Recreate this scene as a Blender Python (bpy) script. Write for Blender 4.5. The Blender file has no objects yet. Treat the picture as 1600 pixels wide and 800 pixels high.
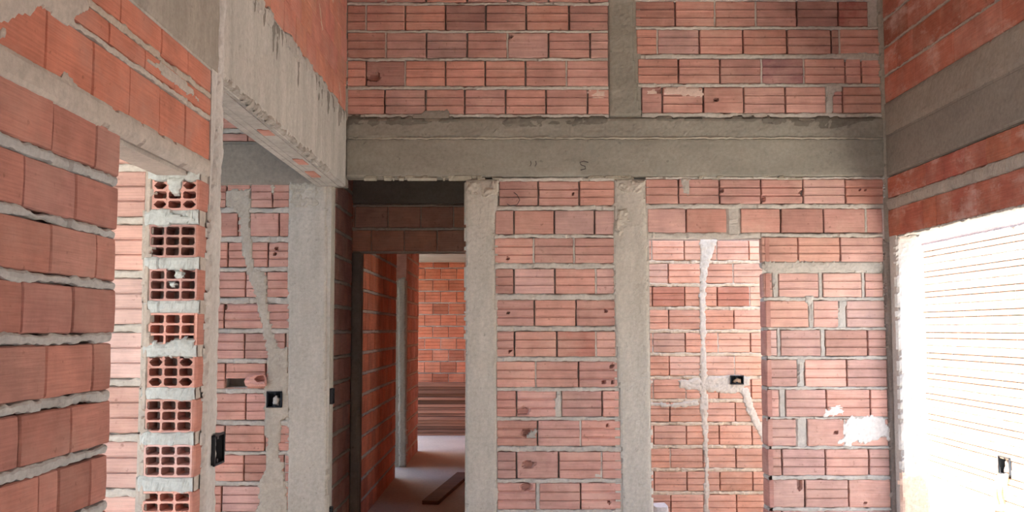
import bpy, math, random
from mathutils import Vector, noise
random.seed(7)
C = bpy.context.scene.collection
R = random.random
def U(a, b): return a + (b - a) * random.random()

# ------------------------------------------------------------------ camera model (measured: 1600 px frame)
F = 1590.0; EYE = 1.58; TH = math.atan(115 / F)
CT, ST = math.cos(TH), math.sin(TH)
def ray(px, py):
    v = 400 - py
    return (px - 800, F * CT - v * ST, v * CT + F * ST)
def at_depth(px, py, Y):                 # point seen at a pixel on the plane y = Y
    r = ray(px, py); t = Y / r[1]
    return Vector((r[0] * t, Y, EYE + r[2] * t))
def at_x(px, py, X):
    r = ray(px, py); t = X / r[0]
    return Vector((X, r[1] * t, EYE + r[2] * t))

# ------------------------------------------------------------------ a wall face: u along, v up, w out of the wall
class Face:
    def __init__(s, kind, d):
        s.kind, s.d = kind, d            # 'back' y=d facing -y | 'left' x=d facing +x | 'right' x=d facing -x
    def p(s, u, v, w=0.0):
        if s.kind == 'back': return (u, s.d - w, v)
        if s.kind == 'left': return (s.d + w, u, v)
        if s.kind == 'right': return (s.d - w, -u, v)
    def px(s, x, y):
        if s.kind == 'back':
            q = at_depth(x, y, s.d); return (q.x, q.z)
        q = at_x(x, y, s.d)
        return (q.y, q.z) if s.kind == 'left' else (-q.y, q.z)

EXCL = []
class MB:
    def __init__(s): s.v, s.f, s.m, s.c = [], [], [], []
    def add(s, vs, fs, mat=0, tint=(1, 1, 1)):
        b = len(s.v); s.v += vs
        s.f += [tuple(i + b for i in f) for f in fs]
        s.m += [mat] * len(fs); s.c += [tint] * len(vs)
    def build(s, name, mats, parent=None, smooth=False, center=None, cut=False):
        me = bpy.data.meshes.new(name)
        vs = s.v
        if center is not None:
            c = Vector(center); vs = [tuple(Vector(q) - c) for q in vs]
        if EXCL and cut:
            nf, nm = [], []
            for f, m in zip(s.f, s.m):
                c = [sum(s.v[i][k] for i in f) / len(f) for k in range(3)]
                if any(all(a[k] <= c[k] <= b[k] for k in range(3)) for a, b in EXCL): continue
                nf.append(f); nm.append(m)
            s.f, s.m = nf, nm
        me.from_pydata(vs, [], s.f)
        me.polygons.foreach_set('material_index', s.m)
        if smooth: me.polygons.foreach_set('use_smooth', [True] * len(s.f))
        a = me.color_attributes.new('tint', 'FLOAT_COLOR', 'POINT')
        a.data.foreach_set('color', [x for t in s.c for x in (t[0], t[1], t[2], 1.0)])
        for m in (mats if isinstance(mats, (list, tuple)) else [mats]): me.materials.append(m)
        me.update()
        o = bpy.data.objects.new(name, me); C.objects.link(o)
        if center is not None: o.location = center
        if parent: o.parent = parent
        return o

def box(mb, a, b, mat=0, tint=(1, 1, 1)):
    (x0, y0, z0), (x1, y1, z1) = a, b
    vs = [(x0,y0,z0),(x1,y0,z0),(x1,y1,z0),(x0,y1,z0),(x0,y0,z1),(x1,y0,z1),(x1,y1,z1),(x0,y1,z1)]
    mb.add(vs, [(0,3,2,1),(4,5,6,7),(0,1,5,4),(1,2,6,5),(2,3,7,6),(3,0,4,7)], mat, tint)
def fbox(mb, f, u0, u1, v0, v1, w0, w1, mat=0, tint=(1,1,1)):
    p, q = f.p(u0, v0, w0), f.p(u1, v1, w1)
    box(mb, tuple(min(p[i], q[i]) for i in range(3)), tuple(max(p[i], q[i]) for i in range(3)), mat, tint)
def nz(x, y, s, k=0.0): return noise.noise(Vector((x * s, y * s, k)))

# mats of a wall mesh: 0 brick, 1 mortar
GROOVED = [(0,-.006),(.025,-.001),(.10,0),(.27,0),(.30,.002),(.316,.001),(.324,-.010),(.346,-.010),(.354,.001),(.37,.002),(.40,0),(.5,.0006),(.60,0),(.63,.002),(.646,.001),(.654,-.010),(.676,-.010),(.684,.001),(.70,.002),(.73,0),(.90,0),(.975,-.001),(1,-.006)]
PLAIN = [(0,-.006),(.025,-.001),(.12,0),(.3,.0004),(.5,.0008),(.7,.0004),(.88,0),(.975,-.001),(1,-.006)]
OUTER = [(0,-.002),(.02,0),(.345,0),(.35,-.012),(.378,-.012),(.383,0),(.62,0),(.625,-.012),(.653,-.012),(.658,0),(.98,0),(1,-.002)]
PROF = {'g': GROOVED, 'p': PLAIN, 'o': OUTER}
def tintv():
    g = U(.86, 1.12); w = U(-.05, .05)
    t = [g * (1 + w), g, g * (1 - w)]
    r = R()
    if r < .10: t = [x * .8 for x in t]
    elif r < .25: t = [t[0] * 1.03, t[1] * 1.14, t[2] * 1.18]
    return tuple(t)
def brick(mb, f, u0, u1, v0, v1, style='g', depth=.055, holes=(), tint=None, proud=None, skew=0):
    if u1 - u0 < .006: return
    tint = tint or tintv()
    prof = PROF[style]
    H = v1 - v0
    rows = [(v0 + t * H, w) for t, w in prof]
    step = .025
    if holes:
        step = .008
        n = max(6, int(H / .008)); base = rows; rows = []
        for i in range(n + 1):
            t = i / n; v = v0 + t * H
            for (t0, w0), (t1, w1) in zip(prof, prof[1:]):
                if t0 <= t <= t1 + 1e-9:
                    rows.append((v, w0 + (w1 - w0) * (t - t0) / (t1 - t0))); break
    n = max(2, int((u1 - u0) / step))
    us = [u0, u0 + .004] + [u0 + (u1 - u0) * i / n for i in range(1, n)] + [u1 - .004, u1]
    if u1 - u0 < .02: us = [u0, (u0 + u1) / 2, u1]
    pr = proud if proud is not None else U(-.003, .002)
    ta, tb = U(-.004, .004), U(-.008, .008)
    if style == 'o': pr = ta = tb = 0
    k = R() * 50
    vs, fs = [], []
    NU, NV = len(us), len(rows)
    um, vm = (u0 + u1) / 2, (v0 + v1) / 2
    for j, (v, w) in enumerate(rows):
        for i, u in enumerate(us):
            e = -.005 if i in (0, NU - 1) else 0
            ww = w + e + pr + (u - um) * ta + (v - vm) * tb + .0012 * nz(u, v, 18, k)
            uu, vv = u, v
            if i in (0, NU - 1): uu += .003 * nz(v, u, 30, k)
            if j in (0, NV - 1): vv += .0025 * nz(u, v, 25, k + 3)
            if skew: uu += (v - vm) * skew
            for (hu, hv, ru, rv) in holes:
                d = ((u - hu) / ru) ** 2 + ((v - hv) / rv) ** 2
                d *= 1 + .7 * nz(u, v, 40, k)
                if d < 1: ww -= .038 * min(1, (1 - d) * 3)
            vs.append(f.p(uu, vv, ww))
    for j in range(NV - 1):
        for i in range(NU - 1):
            a = j * NU + i
            fs.append((a, a + 1, a + NU + 1, a + NU))
    # skirt back into the wall
    ring = [i for i in range(NU)] + [j * NU + NU - 1 for j in range(1, NV)] + [(NV - 1) * NU + i for i in range(NU - 2, -1, -1)] + [j * NU for j in range(NV - 2, 0, -1)]
    b = len(vs)
    for r in ring:
        j, i = divmod(r, NU)
        vs.append(f.p(us[i], rows[j][0], -depth))
    n = len(ring)
    for q in range(n):
        fs.append((ring[q], b + q, b + (q + 1) % n, ring[(q + 1) % n]))
    mb.add(vs, fs, 0, tint)

def strip(mb, f, u0, u1, v0, v1, w=0.0, mat=1, rough=.004, tint=None, step=.011):
    """a bed of mortar squeezed out between two courses"""
    n = max(2, int((u1 - u0) / step)); k = R() * 90
    g = tint or (1, 1, 1)
    prof = [(0, -.014), (.10, -.002), (.38, 0.001), (.7, .0015), (.90, -.002), (1, -.014)]
    vs, fs = [], []
    H = v1 - v0
    for i in range(n + 1):
        u = u0 + (u1 - u0) * i / n
        lo = .007 * nz(u, 0, 9, k) + .006 * nz(u, 1, 40, k)
        hi = .007 * nz(u, 2, 9, k) + .006 * nz(u, 3, 40, k)
        for t, d in prof:
            v = v0 + lo * (1 - t) + hi * t + H * t
            ww = w + d + rough * nz(u, v, 22, k) + rough * .7 * nz(u, v, 70, k)
            if 0.05 < t < .95 and nz(u, 5, 6, k) < -.33: ww -= .008
            vs.append(f.p(u, v, ww))
    P = len(prof)
    for i in range(n):
        for j in range(P - 1):
            a = i * P + j
            fs.append((a, a + P, a + P + 1, a + 1))
    mb.add(vs, fs, mat, g)
def vstrip(mb, f, u0, u1, v0, v1, w=-.004, mat=1, tint=None):
    """mortar in an upright joint"""
    n = max(2, int((v1 - v0) / .011)); k = R() * 90
    vs, fs = [], []
    for j in range(n + 1):
        v = v0 + (v1 - v0) * j / n
        a = .006 * nz(v, 0, 25, k); b = .006 * nz(v, 4, 25, k)
        for t, d in ((0, -.012), (.2, -.001), (.8, -.001), (1, -.012)):
            u = u0 + a * (1 - t) + b * t + (u1 - u0) * t
            vs.append(f.p(u, v, w + d + .005 * nz(u, v, 35, k)))
    for j in range(n):
        for i in range(3):
            a = j * 4 + i
            fs.append((a, a + 1, a + 5, a + 4))
    mb.add(vs, fs, mat, tint or (1, 1, 1))

def inside(poly, x, y):
    r = False; j = len(poly) - 1
    for i in range(len(poly)):
        xi, yi = poly[i]; xj, yj = poly[j]
        if (yi > y) != (yj > y) and x < (xj - xi) * (y - yi) / (yj - yi) + xi: r = not r
        j = i
    return r
def edge_dist(poly, x, y):
    d = 9; n = len(poly)
    for i in range(n):
        ax, ay = poly[i]; bx, by = poly[(i + 1) % n]
        dx, dy = bx - ax, by - ay
        L = dx * dx + dy * dy or 1e-9
        t = max(0, min(1, ((x - ax) * dx + (y - ay) * dy) / L))
        d = min(d, math.hypot(x - ax - t * dx, y - ay - t * dy))
    return d
def patch(mb, f, poly, t=.008, mat=1, step=.011, jag=.010, rough=.004, slope=.016, w=0.0, tint=None, jf=22, base=.012):
    """a ragged spread of mortar or a rough cast face inside an outline given on the wall (u, v)"""
    us = [q[0] for q in poly]; vv = [q[1] for q in poly]
    u0, u1, v0, v1 = min(us) - jag, max(us) + jag, min(vv) - jag, max(vv) + jag
    nu = max(2, int((u1 - u0) / step)); nv = max(2, int((v1 - v0) / step))
    k = R() * 90; idx = {}; vs = []
    def sd(u, v):
        d = edge_dist(poly, u, v)
        if not inside(poly, u, v): d = -d
        return d + jag * (nz(u, v, jf, k) + .6 * nz(u, v, jf * 3, k))
    S = [[sd(u0 + (u1 - u0) * i / nu, v0 + (v1 - v0) * j / nv) for i in range(nu + 1)] for j in range(nv + 1)]
    fs = []
    def vid(i, j):
        if (i, j) not in idx:
            u = u0 + (u1 - u0) * i / nu; v = v0 + (v1 - v0) * j / nv
            s = S[j][i]
            if s <= 0: ww = -base
            else: ww = t * min(1, s / slope) ** .6 + rough * nz(u, v, 14, k) + rough * .6 * nz(u, v, 55, k)
            if s <= 0:                                     # pull the outer row in to the outline
                pass
            idx[(i, j)] = len(vs); vs.append(f.p(u, v, w + ww))
        return idx[(i, j)]
    for j in range(nv):
        for i in range(nu):
            c = (S[j][i] > 0) + (S[j][i+1] > 0) + (S[j+1][i] > 0) + (S[j+1][i+1] > 0)
            if c >= 2: fs.append((vid(i, j), vid(i+1, j), vid(i+1, j+1), vid(i, j+1)))
    if fs: mb.add(vs, fs, mat, tint or (1, 1, 1))

# ------------------------------------------------------------------ materials
def mat(name, build, rough=.92):
    m = bpy.data.materials.new(name); m.use_nodes = True
    nt = m.node_tree; b = nt.nodes['Principled BSDF']
    b.inputs['Roughness'].default_value = rough
    if 'Specular IOR Level' in b.inputs: b.inputs['Specular IOR Level'].default_value = .25
    build(nt, b); return m
def N(nt, t, **kw):
    n = nt.nodes.new(t)
    for k, v in kw.items(): setattr(n, k, v)
    return n
def ncoord(nt, scale=(1,1,1)):
    tc = N(nt, 'ShaderNodeTexCoord'); mp = N(nt, 'ShaderNodeMapping')
    mp.inputs['Scale'].default_value = scale
    nt.links.new(tc.outputs['Object'], mp.inputs['Vector'])
    return mp.outputs['Vector']
def nnoise(nt, scale, vec, detail=4, rough=.6):
    n = N(nt, 'ShaderNodeTexNoise'); n.inputs['Scale'].default_value = scale
    n.inputs['Detail'].default_value = detail; n.inputs['Roughness'].default_value = rough
    nt.links.new(vec, n.inputs['Vector']); return n.outputs['Fac']
def ramp(nt, fac, stops):
    r = N(nt, 'ShaderNodeValToRGB'); e = r.color_ramp.elements
    while len(e) < len(stops): e.new(.5)
    for q, (p, c) in zip(e, stops): q.position = p; q.color = (c, c, c, 1) if isinstance(c, (int, float)) else (*c, 1)
    nt.links.new(fac, r.inputs['Fac']); return r.outputs['Color']
def mix(nt, fac, a, b, mode='MIX'):
    m = N(nt, 'ShaderNodeMix', data_type='RGBA', blend_type=mode)
    for s, v in ((0, fac), (6, a), (7, b)):
        if hasattr(v, 'is_output'): nt.links.new(v, m.inputs[s])
        elif s == 0: m.inputs[0].default_value = v
        else: m.inputs[s].default_value = (*v, 1)
    return m.outputs[2]
def bump(nt, b, h, strength, dist):
    n = N(nt, 'ShaderNodeBump'); n.inputs['Strength'].default_value = strength; n.inputs['Distance'].default_value = dist
    nt.links.new(h, n.inputs['Height']); nt.links.new(n.outputs['Normal'], b.inputs['Normal'])
def tint_of(nt):
    a = N(nt, 'ShaderNodeVertexColor'); a.layer_name = 'tint'; return a.outputs['Color']

def brick_mat(name, col, dusty=(.62, .42, .34), dust=.5, white=0.0):
    def b_(nt, b):
        v = ncoord(nt)
        c = mix(nt, 1.0, col, tint_of(nt), 'MULTIPLY')
        mott = ramp(nt, nnoise(nt, 7, v, 5, .65), [(.3, .80), (.7, 1.16)])
        c = mix(nt, 1.0, c, mott, 'MULTIPLY')
        st = ramp(nt, nnoise(nt, 1, ncoord(nt, (6, 6, 190)), 2, .5), [(.35, .90), (.65, 1.08)])
        c = mix(nt, 1.0, c, st, 'MULTIPLY')
        d = ramp(nt, nnoise(nt, 3.1, ncoord(nt, (1, 1, 1.6)), 6, .7), [(.47, 0), (.68, dust)])
        c = mix(nt, d, c, dusty)
        if white:
            w = ramp(nt, nnoise(nt, 2.3, ncoord(nt, (1, 1, 2.2)), 7, .72), [(.53, 0), (.66, white)])
            c = mix(nt, w, c, (.72, .58, .52))
        dk = ramp(nt, nnoise(nt, 46, v, 2, .5), [(.66, 0), (.78, .5)])
        c = mix(nt, dk, c, (.16, .07, .05))
        nt.links.new(c, b.inputs['Base Color'])
        h = mix(nt, .5, nnoise(nt, 1, ncoord(nt, (10, 10, 260)), 2, .5), nnoise(nt, 60, v, 3, .6))
        bump(nt, b, h, .5, .004)
    return mat(name, b_)
def grey_mat(name, col, dark, light, scale=5, streak=(1, 1, 1), bs=.6, bd=.006, fine=60, pits=.5):
    def b_(nt, b):
        v = ncoord(nt)
        a = ramp(nt, nnoise(nt, scale, ncoord(nt, streak), 6, .68), [(.30, 0), (.72, 1)])
        c = mix(nt, a, dark, light)
        c = mix(nt, .45, c, col)
        c = mix(nt, 1.0, c, ramp(nt, nnoise(nt, fine, v, 4, .7), [(.3, .86), (.7, 1.12)]), 'MULTIPLY')
        dk = ramp(nt, nnoise(nt, 30, v, 3, .6), [(.66, 0), (.76, pits)])
        c = mix(nt, dk, c, tuple(x * .35 for x in col))
        c = mix(nt, 1.0, c, tint_of(nt), 'MULTIPLY')
        nt.links.new(c, b.inputs['Base Color'])
        h = mix(nt, .5, nnoise(nt, fine, v, 5, .7), nnoise(nt, 14, v, 4, .6))
        bump(nt, b, h, bs, bd)
    return mat(name, b_, .95)
BRK = (.52, .28, .232)
M_BRICK = brick_mat('fired_clay', BRK, white=.0)
M_BRICKR = brick_mat('fired_clay_efflorescence', (.44, .155, .105), white=.5, dust=.35)
M_BRICKL = brick_mat('fired_clay_smooth', (.41, .200, .165), dusty=(.45, .285, .24), dust=.45)
M_BRICKO = brick_mat('fired_clay_orange', (.60, .21, .12), dusty=(.62, .34, .22), dust=.35)
M_BRICKS = brick_mat('fired_clay_pink', (.56, .36, .31), dusty=(.64, .48, .43), dust=.5)  # paler clay stands in for stronger light on the cross wall
M_BRICKN = brick_mat('fired_clay_pale', (.62, .33, .235), dusty=(.70, .46, .36), dust=.4)
M_MORTAR = grey_mat('mortar', (.46, .43, .385), (.34, .32, .29), (.58, .55, .50), 9)
M_CONC = grey_mat('beam_concrete', (.265, .25, .21), (.18, .17, .145), (.34, .325, .28), 2.2, (1, 1, 2.4), .35, .004, 45)
M_BROWN = grey_mat('brown_concrete', (.26, .23, .195), (.20, .175, .15), (.31, .28, .24), 2.0, (1, 1, 2.4), .35, .004, 45)
M_STRIP = grey_mat('pale_cement_skim', (.52, .515, .495), (.34, .335, .32), (.64, .635, .615), 5, (3, 3, .6), .5, .005, 50, .7)
M_CONCL = grey_mat('pale_concrete', (.41, .395, .365), (.25, .24, .22), (.56, .54, .505), 3.4, (2.4, 2.6, .45), .45, .005, 50)
M_COL = grey_mat('column_concrete', (.45, .425, .375), (.34, .32, .275), (.55, .52, .465), 3.2, (3, 3, .8), .5, .005, 48)
M_FLOOR = grey_mat('dusty_screed', (.56, .49, .44), (.45, .39, .35), (.62, .56, .51), 1.6, (1, 1, 1), .3, .004, 30, .2)
M_YARD = grey_mat('pale_yard_cement', (.66, .62, .56), (.56, .52, .46), (.74, .70, .65), 1.6, (1, 1, 1), .3, .004, 30, .2)
M_WHITE = grey_mat('lime_splash', (.70, .66, .62), (.58, .53, .49), (.78, .75, .71), 9)
M_PLASTER = grey_mat('pale_plaster', (.58, .55, .51), (.47, .445, .41), (.66, .635, .59), 4)
M_SAND = grey_mat('sandy_mortar', (.58, .52, .44), (.48, .42, .35), (.68, .62, .54), 9)
def plain_mat(name, col, rough=.6, var=.15):
    def b_(nt, b):
        c = mix(nt, 1.0, col, ramp(nt, nnoise(nt, 40, ncoord(nt), 4, .6), [(.3, 1 - var), (.7, 1 + var)]), 'MULTIPLY')
        c = mix(nt, 1.0, c, tint_of(nt), 'MULTIPLY')
        nt.links.new(c, b.inputs['Base Color'])
    return mat(name, b_, rough)
M_ROOF = plain_mat('dark_roof_timber', (.22, .13, .09), .8)
M_BLACK = plain_mat('black_plastic', (.022, .026, .032), .45)
M_TAN = plain_mat('tan_conduit', (.55, .36, .22), .5)
M_WIRE = plain_mat('dark_wire', (.05, .04, .04), .5)
M_DUST = grey_mat('red_dust', (.68, .48, .37), (.60, .40, .30), (.74, .56, .45), 6)
def wood_b(nt, b):
    g = ramp(nt, nnoise(nt, 3, ncoord(nt, (.6, 8, 22)), 5, .6), [(.3, .6), (.7, 1.2)])
    c = mix(nt, 1.0, (.30, .15, .10), g, 'MULTIPLY'); c = mix(nt, 1.0, c, tint_of(nt), 'MULTIPLY')
    nt.links.new(c, b.inputs['Base Color'])
M_WOOD = mat('weathered_board', wood_b, .85)

def struct(o, label=None, cat=None, group=None):
    o['kind'] = 'structure'
    if label: o['label'] = label
    if cat: o['category'] = cat
    if group: o['group'] = group
    return o
def tag(o, label, cat, group=None):
    o['label'] = label; o['category'] = cat
    if group: o['group'] = group
    return o
def empty(name, loc):
    o = bpy.data.objects.new(name, None); o.empty_display_size = .05
    o.location = loc; C.objects.link(o); return o

# ================================================================== the planes of the place
D = 6.05                     # back wall
XL, XR = -1.0, 2.245         # left and right walls of the room
YN = 7.55                    # wall of the passage behind
FB = Face('back', D); FL = Face('left', XL); FR = Face('right', XR)
FN = Face('back', YN)
GAP = 1.1                    # half width of an open upright joint, in pixels of the survey

def survey_rows(mb, f, rows, beds=True, holes=(), fill=.22, edge_top=None, edge_bot=None, w=0.0, pale=(1, 1, 1), gap=GAP, bed_w=0.0, bt=None):
    """rows: (y_top, y_bottom, [x edges...], style, {index: tint}, [mortar spans]) measured on this plane"""
    prev = None
    for r in rows:
        yt, yb, xs = r[0], r[1], r[2]
        style = r[3] if len(r) > 3 else 'g'; tints = r[4] if len(r) > 4 else {}; gaps = r[5] if len(r) > 5 else []
        ym = (yt + yb) / 2
        v1 = f.px(xs[0], yt)[1]; v0 = f.px(xs[0], yb)[1]
        if f.kind == 'back': v1 = f.px((xs[0] + xs[-1]) / 2, yt)[1]; v0 = f.px((xs[0] + xs[-1]) / 2, yb)[1]
        for i in range(len(xs) - 1):
            a, b = xs[i], xs[i + 1]
            if (a, b) in gaps:
                ua, ub = f.px(a, ym)[0], f.px(b, ym)[0]
                vstrip(mb, f, ua - .004, ub + .004, v0 - .01, v1 + .01); continue
            la = a + (gap if i else 0); lb = b - (gap if i < len(xs) - 2 else 0)
            u0, u1 = f.px(la, ym)[0], f.px(lb, ym)[0]
            hs = []
            for (hx, hy, rx, ry) in holes:
                if a < hx < b and yt < hy < yb:
                    hu, hv = f.px(hx, hy); s = abs(f.px(hx + 1, hy)[0] - hu)
                    hs.append((hu, hv, rx * s, ry * s))
            brick(mb, f, u0, u1, v0, v1, style, tint=tints.get(i) or tuple(a_ * b_ for a_, b_ in zip(tintv(), pale)), holes=hs)
            if 0 < i and R() < fill:
                c = f.px(a, ym)[0]; vstrip(mb, f, c - .008, c + .008, v0, v1, -.003)
        ua, ub = f.px(xs[0], ym)[0], f.px(xs[-1], ym)[0]
        if prev is not None and beds: strip(mb, f, min(ua, prev[1]), max(ub, prev[2]), v1, prev[0], bed_w, tint=bt)
        elif edge_top is not None: strip(mb, f, ua, ub, v1, f.px(xs[0], edge_top)[1], bed_w, tint=bt)
        prev = (v0, ua, ub)
    if edge_bot is not None: strip(mb, f, prev[1], prev[2], f.px(rows[-1][2][0], edge_bot)[1], prev[0], bed_w, tint=bt)

def bond(mb, f, u0, u1, v0, v1, pu=.245, bl=.238, pv=.175, bh=.145, off=0.0, style='g', first=None, w=0, rough=.004, alt=.5, tints=None, fill=.25):
    """running bond filling a rectangle"""
    v = v0 if first is None else first; k = 0
    while v < v1 - .01:
        a, b = max(v, v0), min(v + bh, v1)
        if b - a > .015:
            u = u0 - ((off + (k % 2) * alt * pu) % pu)
            while u < u1:
                p, q = max(u, u0), min(u + bl, u1)
                if q - p > .012: brick(mb, f, p, q, a, b, style, tint=tints() if tints else None)
                if R() < fill and u0 < u + bl < u1 - .01: vstrip(mb, f, u + bl - .002, u + pu + .002, a, b)
                u += pu
        if v + bh < v1 and v + bh >= v0 and pv - bh > .012: strip(mb, f, u0, u1, v + bh, min(v + pv, v1), rough=rough, step=.02)
        v += pv; k += 1

def excl(f, x0, x1, y0, y1):
    (u0, v1), (u1, v0) = f.px(x0, y0), f.px(x1, y1)
    p, q = f.p(u0, v0, -.043), f.p(u1, v1, .03)
    EXCL.append((tuple(min(p[i], q[i]) - .001 for i in range(3)), tuple(max(p[i], q[i]) + .001 for i in range(3))))
excl(FB, 418, 440, 612, 636); excl(Face('right', 3.67), 1562, 1580, 712, 744); excl(FN, 1141, 1161, 587, 600)
# ================================================================== wall_back
mb = MB()
def slab(x0, x1, y0, y1, back=.12, f=FB, front=-.022, m=1):       # mortar core behind the brick faces
    (u0, v1), (u1, v0) = f.px(x0, y0), f.px(x1, y1)
    fbox(mb, f, u0, u1, v0, v1, front, -back, m)
top_v = 3.74
uL, uR = XL, XR
# cores (world coordinates)
def core(u0, u1, v0, v1, f=FB, w0=-.044, w1=-.14): fbox(mb, f, u0, u1, v0, v1, w0, w1, 1)
vbt = FB.px(900, 184)[1]; vbb = FB.px(900, 276)[1]        # beam top / bottom
vdl = FB.px(620, 290)[1]; vdr = FB.px(1100, 371)[1]       # opening heads
xA0, xA1 = FB.px(728, 540)[0], FB.px(776, 540)[0]
xB0, xB1 = FB.px(965, 540)[0], FB.px(1014, 540)[0]
xD1 = FB.px(1197, 560)[0]
xCol0, xCol1 = FB.px(450, 540)[0], FB.px(510, 540)[0]
uc0, uc1 = FB.px(951, 100)[0], FB.px(997, 100)[0]
core(XL, uc0, vbt, top_v); core(uc1, XR, vbt, top_v)
core(xA1, xB0, 0, vbb); core(xB1, XR, vdr, vbb); core(xD1 + .035, XR, 0, vdr)
hu0, hv1 = FB.px(352, 591); hu1, hv0 = FB.px(386, 605)
core(-3.6, hu0, 0, 3.74); core(hu1, xCol0, 0, 3.74); core(hu0, hu1, 0, hv0); core(hu0, hu1, hv1, 3.74); core(hu0, hu1, hv0, hv1, FB, -.11, -.14)
excl(FB, 352, 386, 591, 606)
DK = (.62, .55, .62); RD = (.80, .66, .62)
UL = [(-37, 3, [543, 603, 666, 730, 793, 857, 921, 951]),
      (8, 47, [543, 572, 633, 696, 759, 822, 889, 950]),
      (51, 90, [543, 603, 666, 730, 793, 857, 922, 950]),
      (95, 134, [543, 572, 633, 696, 758, 821, 885, 950]),
      (140, 178, [543, 601, 665, 726, 790, 853, 918, 951])]
survey_rows(mb, FB, UL, holes=[(583, 120, 11, 7), (797, 57, 4, 3)], edge_bot=183)
URR = [(-42, -3, [993, 1025, 1090, 1155, 1220, 1285, 1350, 1372]),
      (2, 41, [993, 1055, 1117, 1181, 1245, 1310, 1357, 1378], 'g', {5: (.72, .5, .5)}, [(1357, 1378)]),
      (46, 84, [995, 1027, 1093, 1161, 1230, 1299, 1312, 1375]),
      (92, 130, [997, 1060, 1125, 1190, 1256, 1321, 1346, 1376], 'g', {3: (.60, .56, .68)}),
      (136, 176, [1003, 1035, 1099, 1162, 1227, 1291, 1300, 1317, 1377], 'g', {}, [(1291, 1300)])]
survey_rows(mb, FB, URR, holes=[(1119, 156, 4, 2.5), (1028, 142, 8, 4)], edge_bot=183)
ML = [(283, 321, [780, 841, 905, 960]),
      (329, 366, [774, 803, 866, 929, 960], 'p'),
      (372, 411, [773, 834, 897, 960]),
      (420, 459, [774, 803, 867, 931, 960]),
      (469, 509, [776, 835, 900, 961]),
      (518, 557, [776, 804, 870, 931, 962], 'g', {2: (.82, .68, .64)}),
      (565, 605, [776, 837, 904, 965]),
      (611, 651, [776, 807, 870, 877, 941, 967], 'g', {0: (.88, .84, .84)}, [(870, 877)]),
      (657, 697, [776, 840, 907, 970]),
      (706, 748, [777, 807, 873, 940, 971]),
      (755, 796, [777, 838, 842, 907, 970], 'g', {}, [(838, 842)]),
      (804, 845, [777, 807, 873, 940, 971])]
dots = [(794, 489, 2, 2), (946, 486, 2.4, 2.4), (797, 549, 2, 2), (956, 572, 3, 3), (943, 597, 3.5, 3), (957, 597, 2, 2),
        (949, 665, 2, 2), (952, 785, 2, 2), (817, 643, 11, 6), (824, 677, 9, 6), (825, 726, 11, 6), (823, 761, 9, 6), (897, 703, 2, 2), (793, 404, 2, 2), (896, 303, 2, 2)]
survey_rows(mb, FB, ML, holes=dots, pale=(1.02, 1.06, 1.08), edge_top=277, bed_w=.001)
RT = [(280, 318, [1009, 1060, 1124, 1189, 1255, 1321, 1380]),
      (326, 363, [1012, 1072, 1136, 1157, 1220, 1287, 1353, 1379], 'p', {}, [(1136, 1157)])]
survey_rows(mb, FB, RT, holes=[(1192, 311, 4, 4), (1253, 301, 4, 3), (1128, 298, 3, 2), (1343, 297, 1.6, 2), (1352, 297, 1.6, 2)], edge_top=276)
strip(mb, FB, FB.px(1012, 370)[0], FB.px(1190, 370)[0], vdr - .004, FB.px(1100, 363)[1], 0.001)
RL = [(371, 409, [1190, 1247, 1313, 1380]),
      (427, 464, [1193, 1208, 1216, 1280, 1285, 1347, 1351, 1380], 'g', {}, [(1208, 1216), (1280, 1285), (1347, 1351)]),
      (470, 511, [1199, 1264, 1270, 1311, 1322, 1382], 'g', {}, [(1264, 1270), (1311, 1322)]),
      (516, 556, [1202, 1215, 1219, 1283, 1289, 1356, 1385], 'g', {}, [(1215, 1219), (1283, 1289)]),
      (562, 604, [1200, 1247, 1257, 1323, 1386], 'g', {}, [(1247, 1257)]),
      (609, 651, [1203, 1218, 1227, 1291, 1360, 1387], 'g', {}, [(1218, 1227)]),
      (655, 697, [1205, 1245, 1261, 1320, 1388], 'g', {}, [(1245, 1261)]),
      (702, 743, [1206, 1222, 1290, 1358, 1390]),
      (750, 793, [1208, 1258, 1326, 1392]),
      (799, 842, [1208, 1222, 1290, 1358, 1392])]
survey_rows(mb, FB, RL, holes=[(1250, 757, 4, 9), (1306, 676, 3, 3), (1352, 786, 2, 2), (1315, 500, 3, 5)], pale=(1.10, 1.22, 1.24), fill=.12, edge_top=364)  # paler tint puts glare from the opening into the colour, with pale dust
def pp(f, pts): return [f.px(*q) for q in pts]
# smears and repairs lying on the bricks
patch(mb, FB, pp(FB, [(1195, 408), (1378, 410), (1380, 426), (1240, 424), (1216, 427), (1212, 452), (1208, 452), (1205, 425), (1193, 424)]), .004, jag=.012)
patch(mb, FB, pp(FB, [(1064, 279), (1080, 279), (1077, 305), (1066, 303)]), .004, jag=.008)
patch(mb, FB, pp(FB, [(1310, 470), (1323, 470), (1318, 512), (1308, 512)]), .004, jag=.008)
patch(mb, FB, pp(FB, [(1258, 462), (1272, 462), (1268, 480), (1260, 478)]), .004, jag=.008)
patch(mb, FB, pp(FB, [(1246, 562), (1257, 562), (1254, 606), (1246, 606)]), .004, jag=.01)
patch(mb, FB, pp(FB, [(1313, 84), (1350, 80), (1376, 86), (1372, 94), (1318, 93)]), .004, jag=.008)
patch(mb, FB, pp(FB, [(1292, 132), (1318, 130), (1314, 142), (1303, 146), (1300, 178), (1291, 178)]), .003, jag=.008)
patch(mb, FB, pp(FB, [(868, 616), (876, 616), (875, 652), (866, 650)]), .003, jag=.006)
patch(mb, FB, pp(FB, [(824, 676), (838, 671), (839, 683), (822, 684)]), .002, jag=.008, tint=(.8, .8, .8))
patch(mb, FB, pp(FB, [(928, 738), (940, 734), (942, 746), (928, 747)]), .003, jag=.005)
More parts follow.
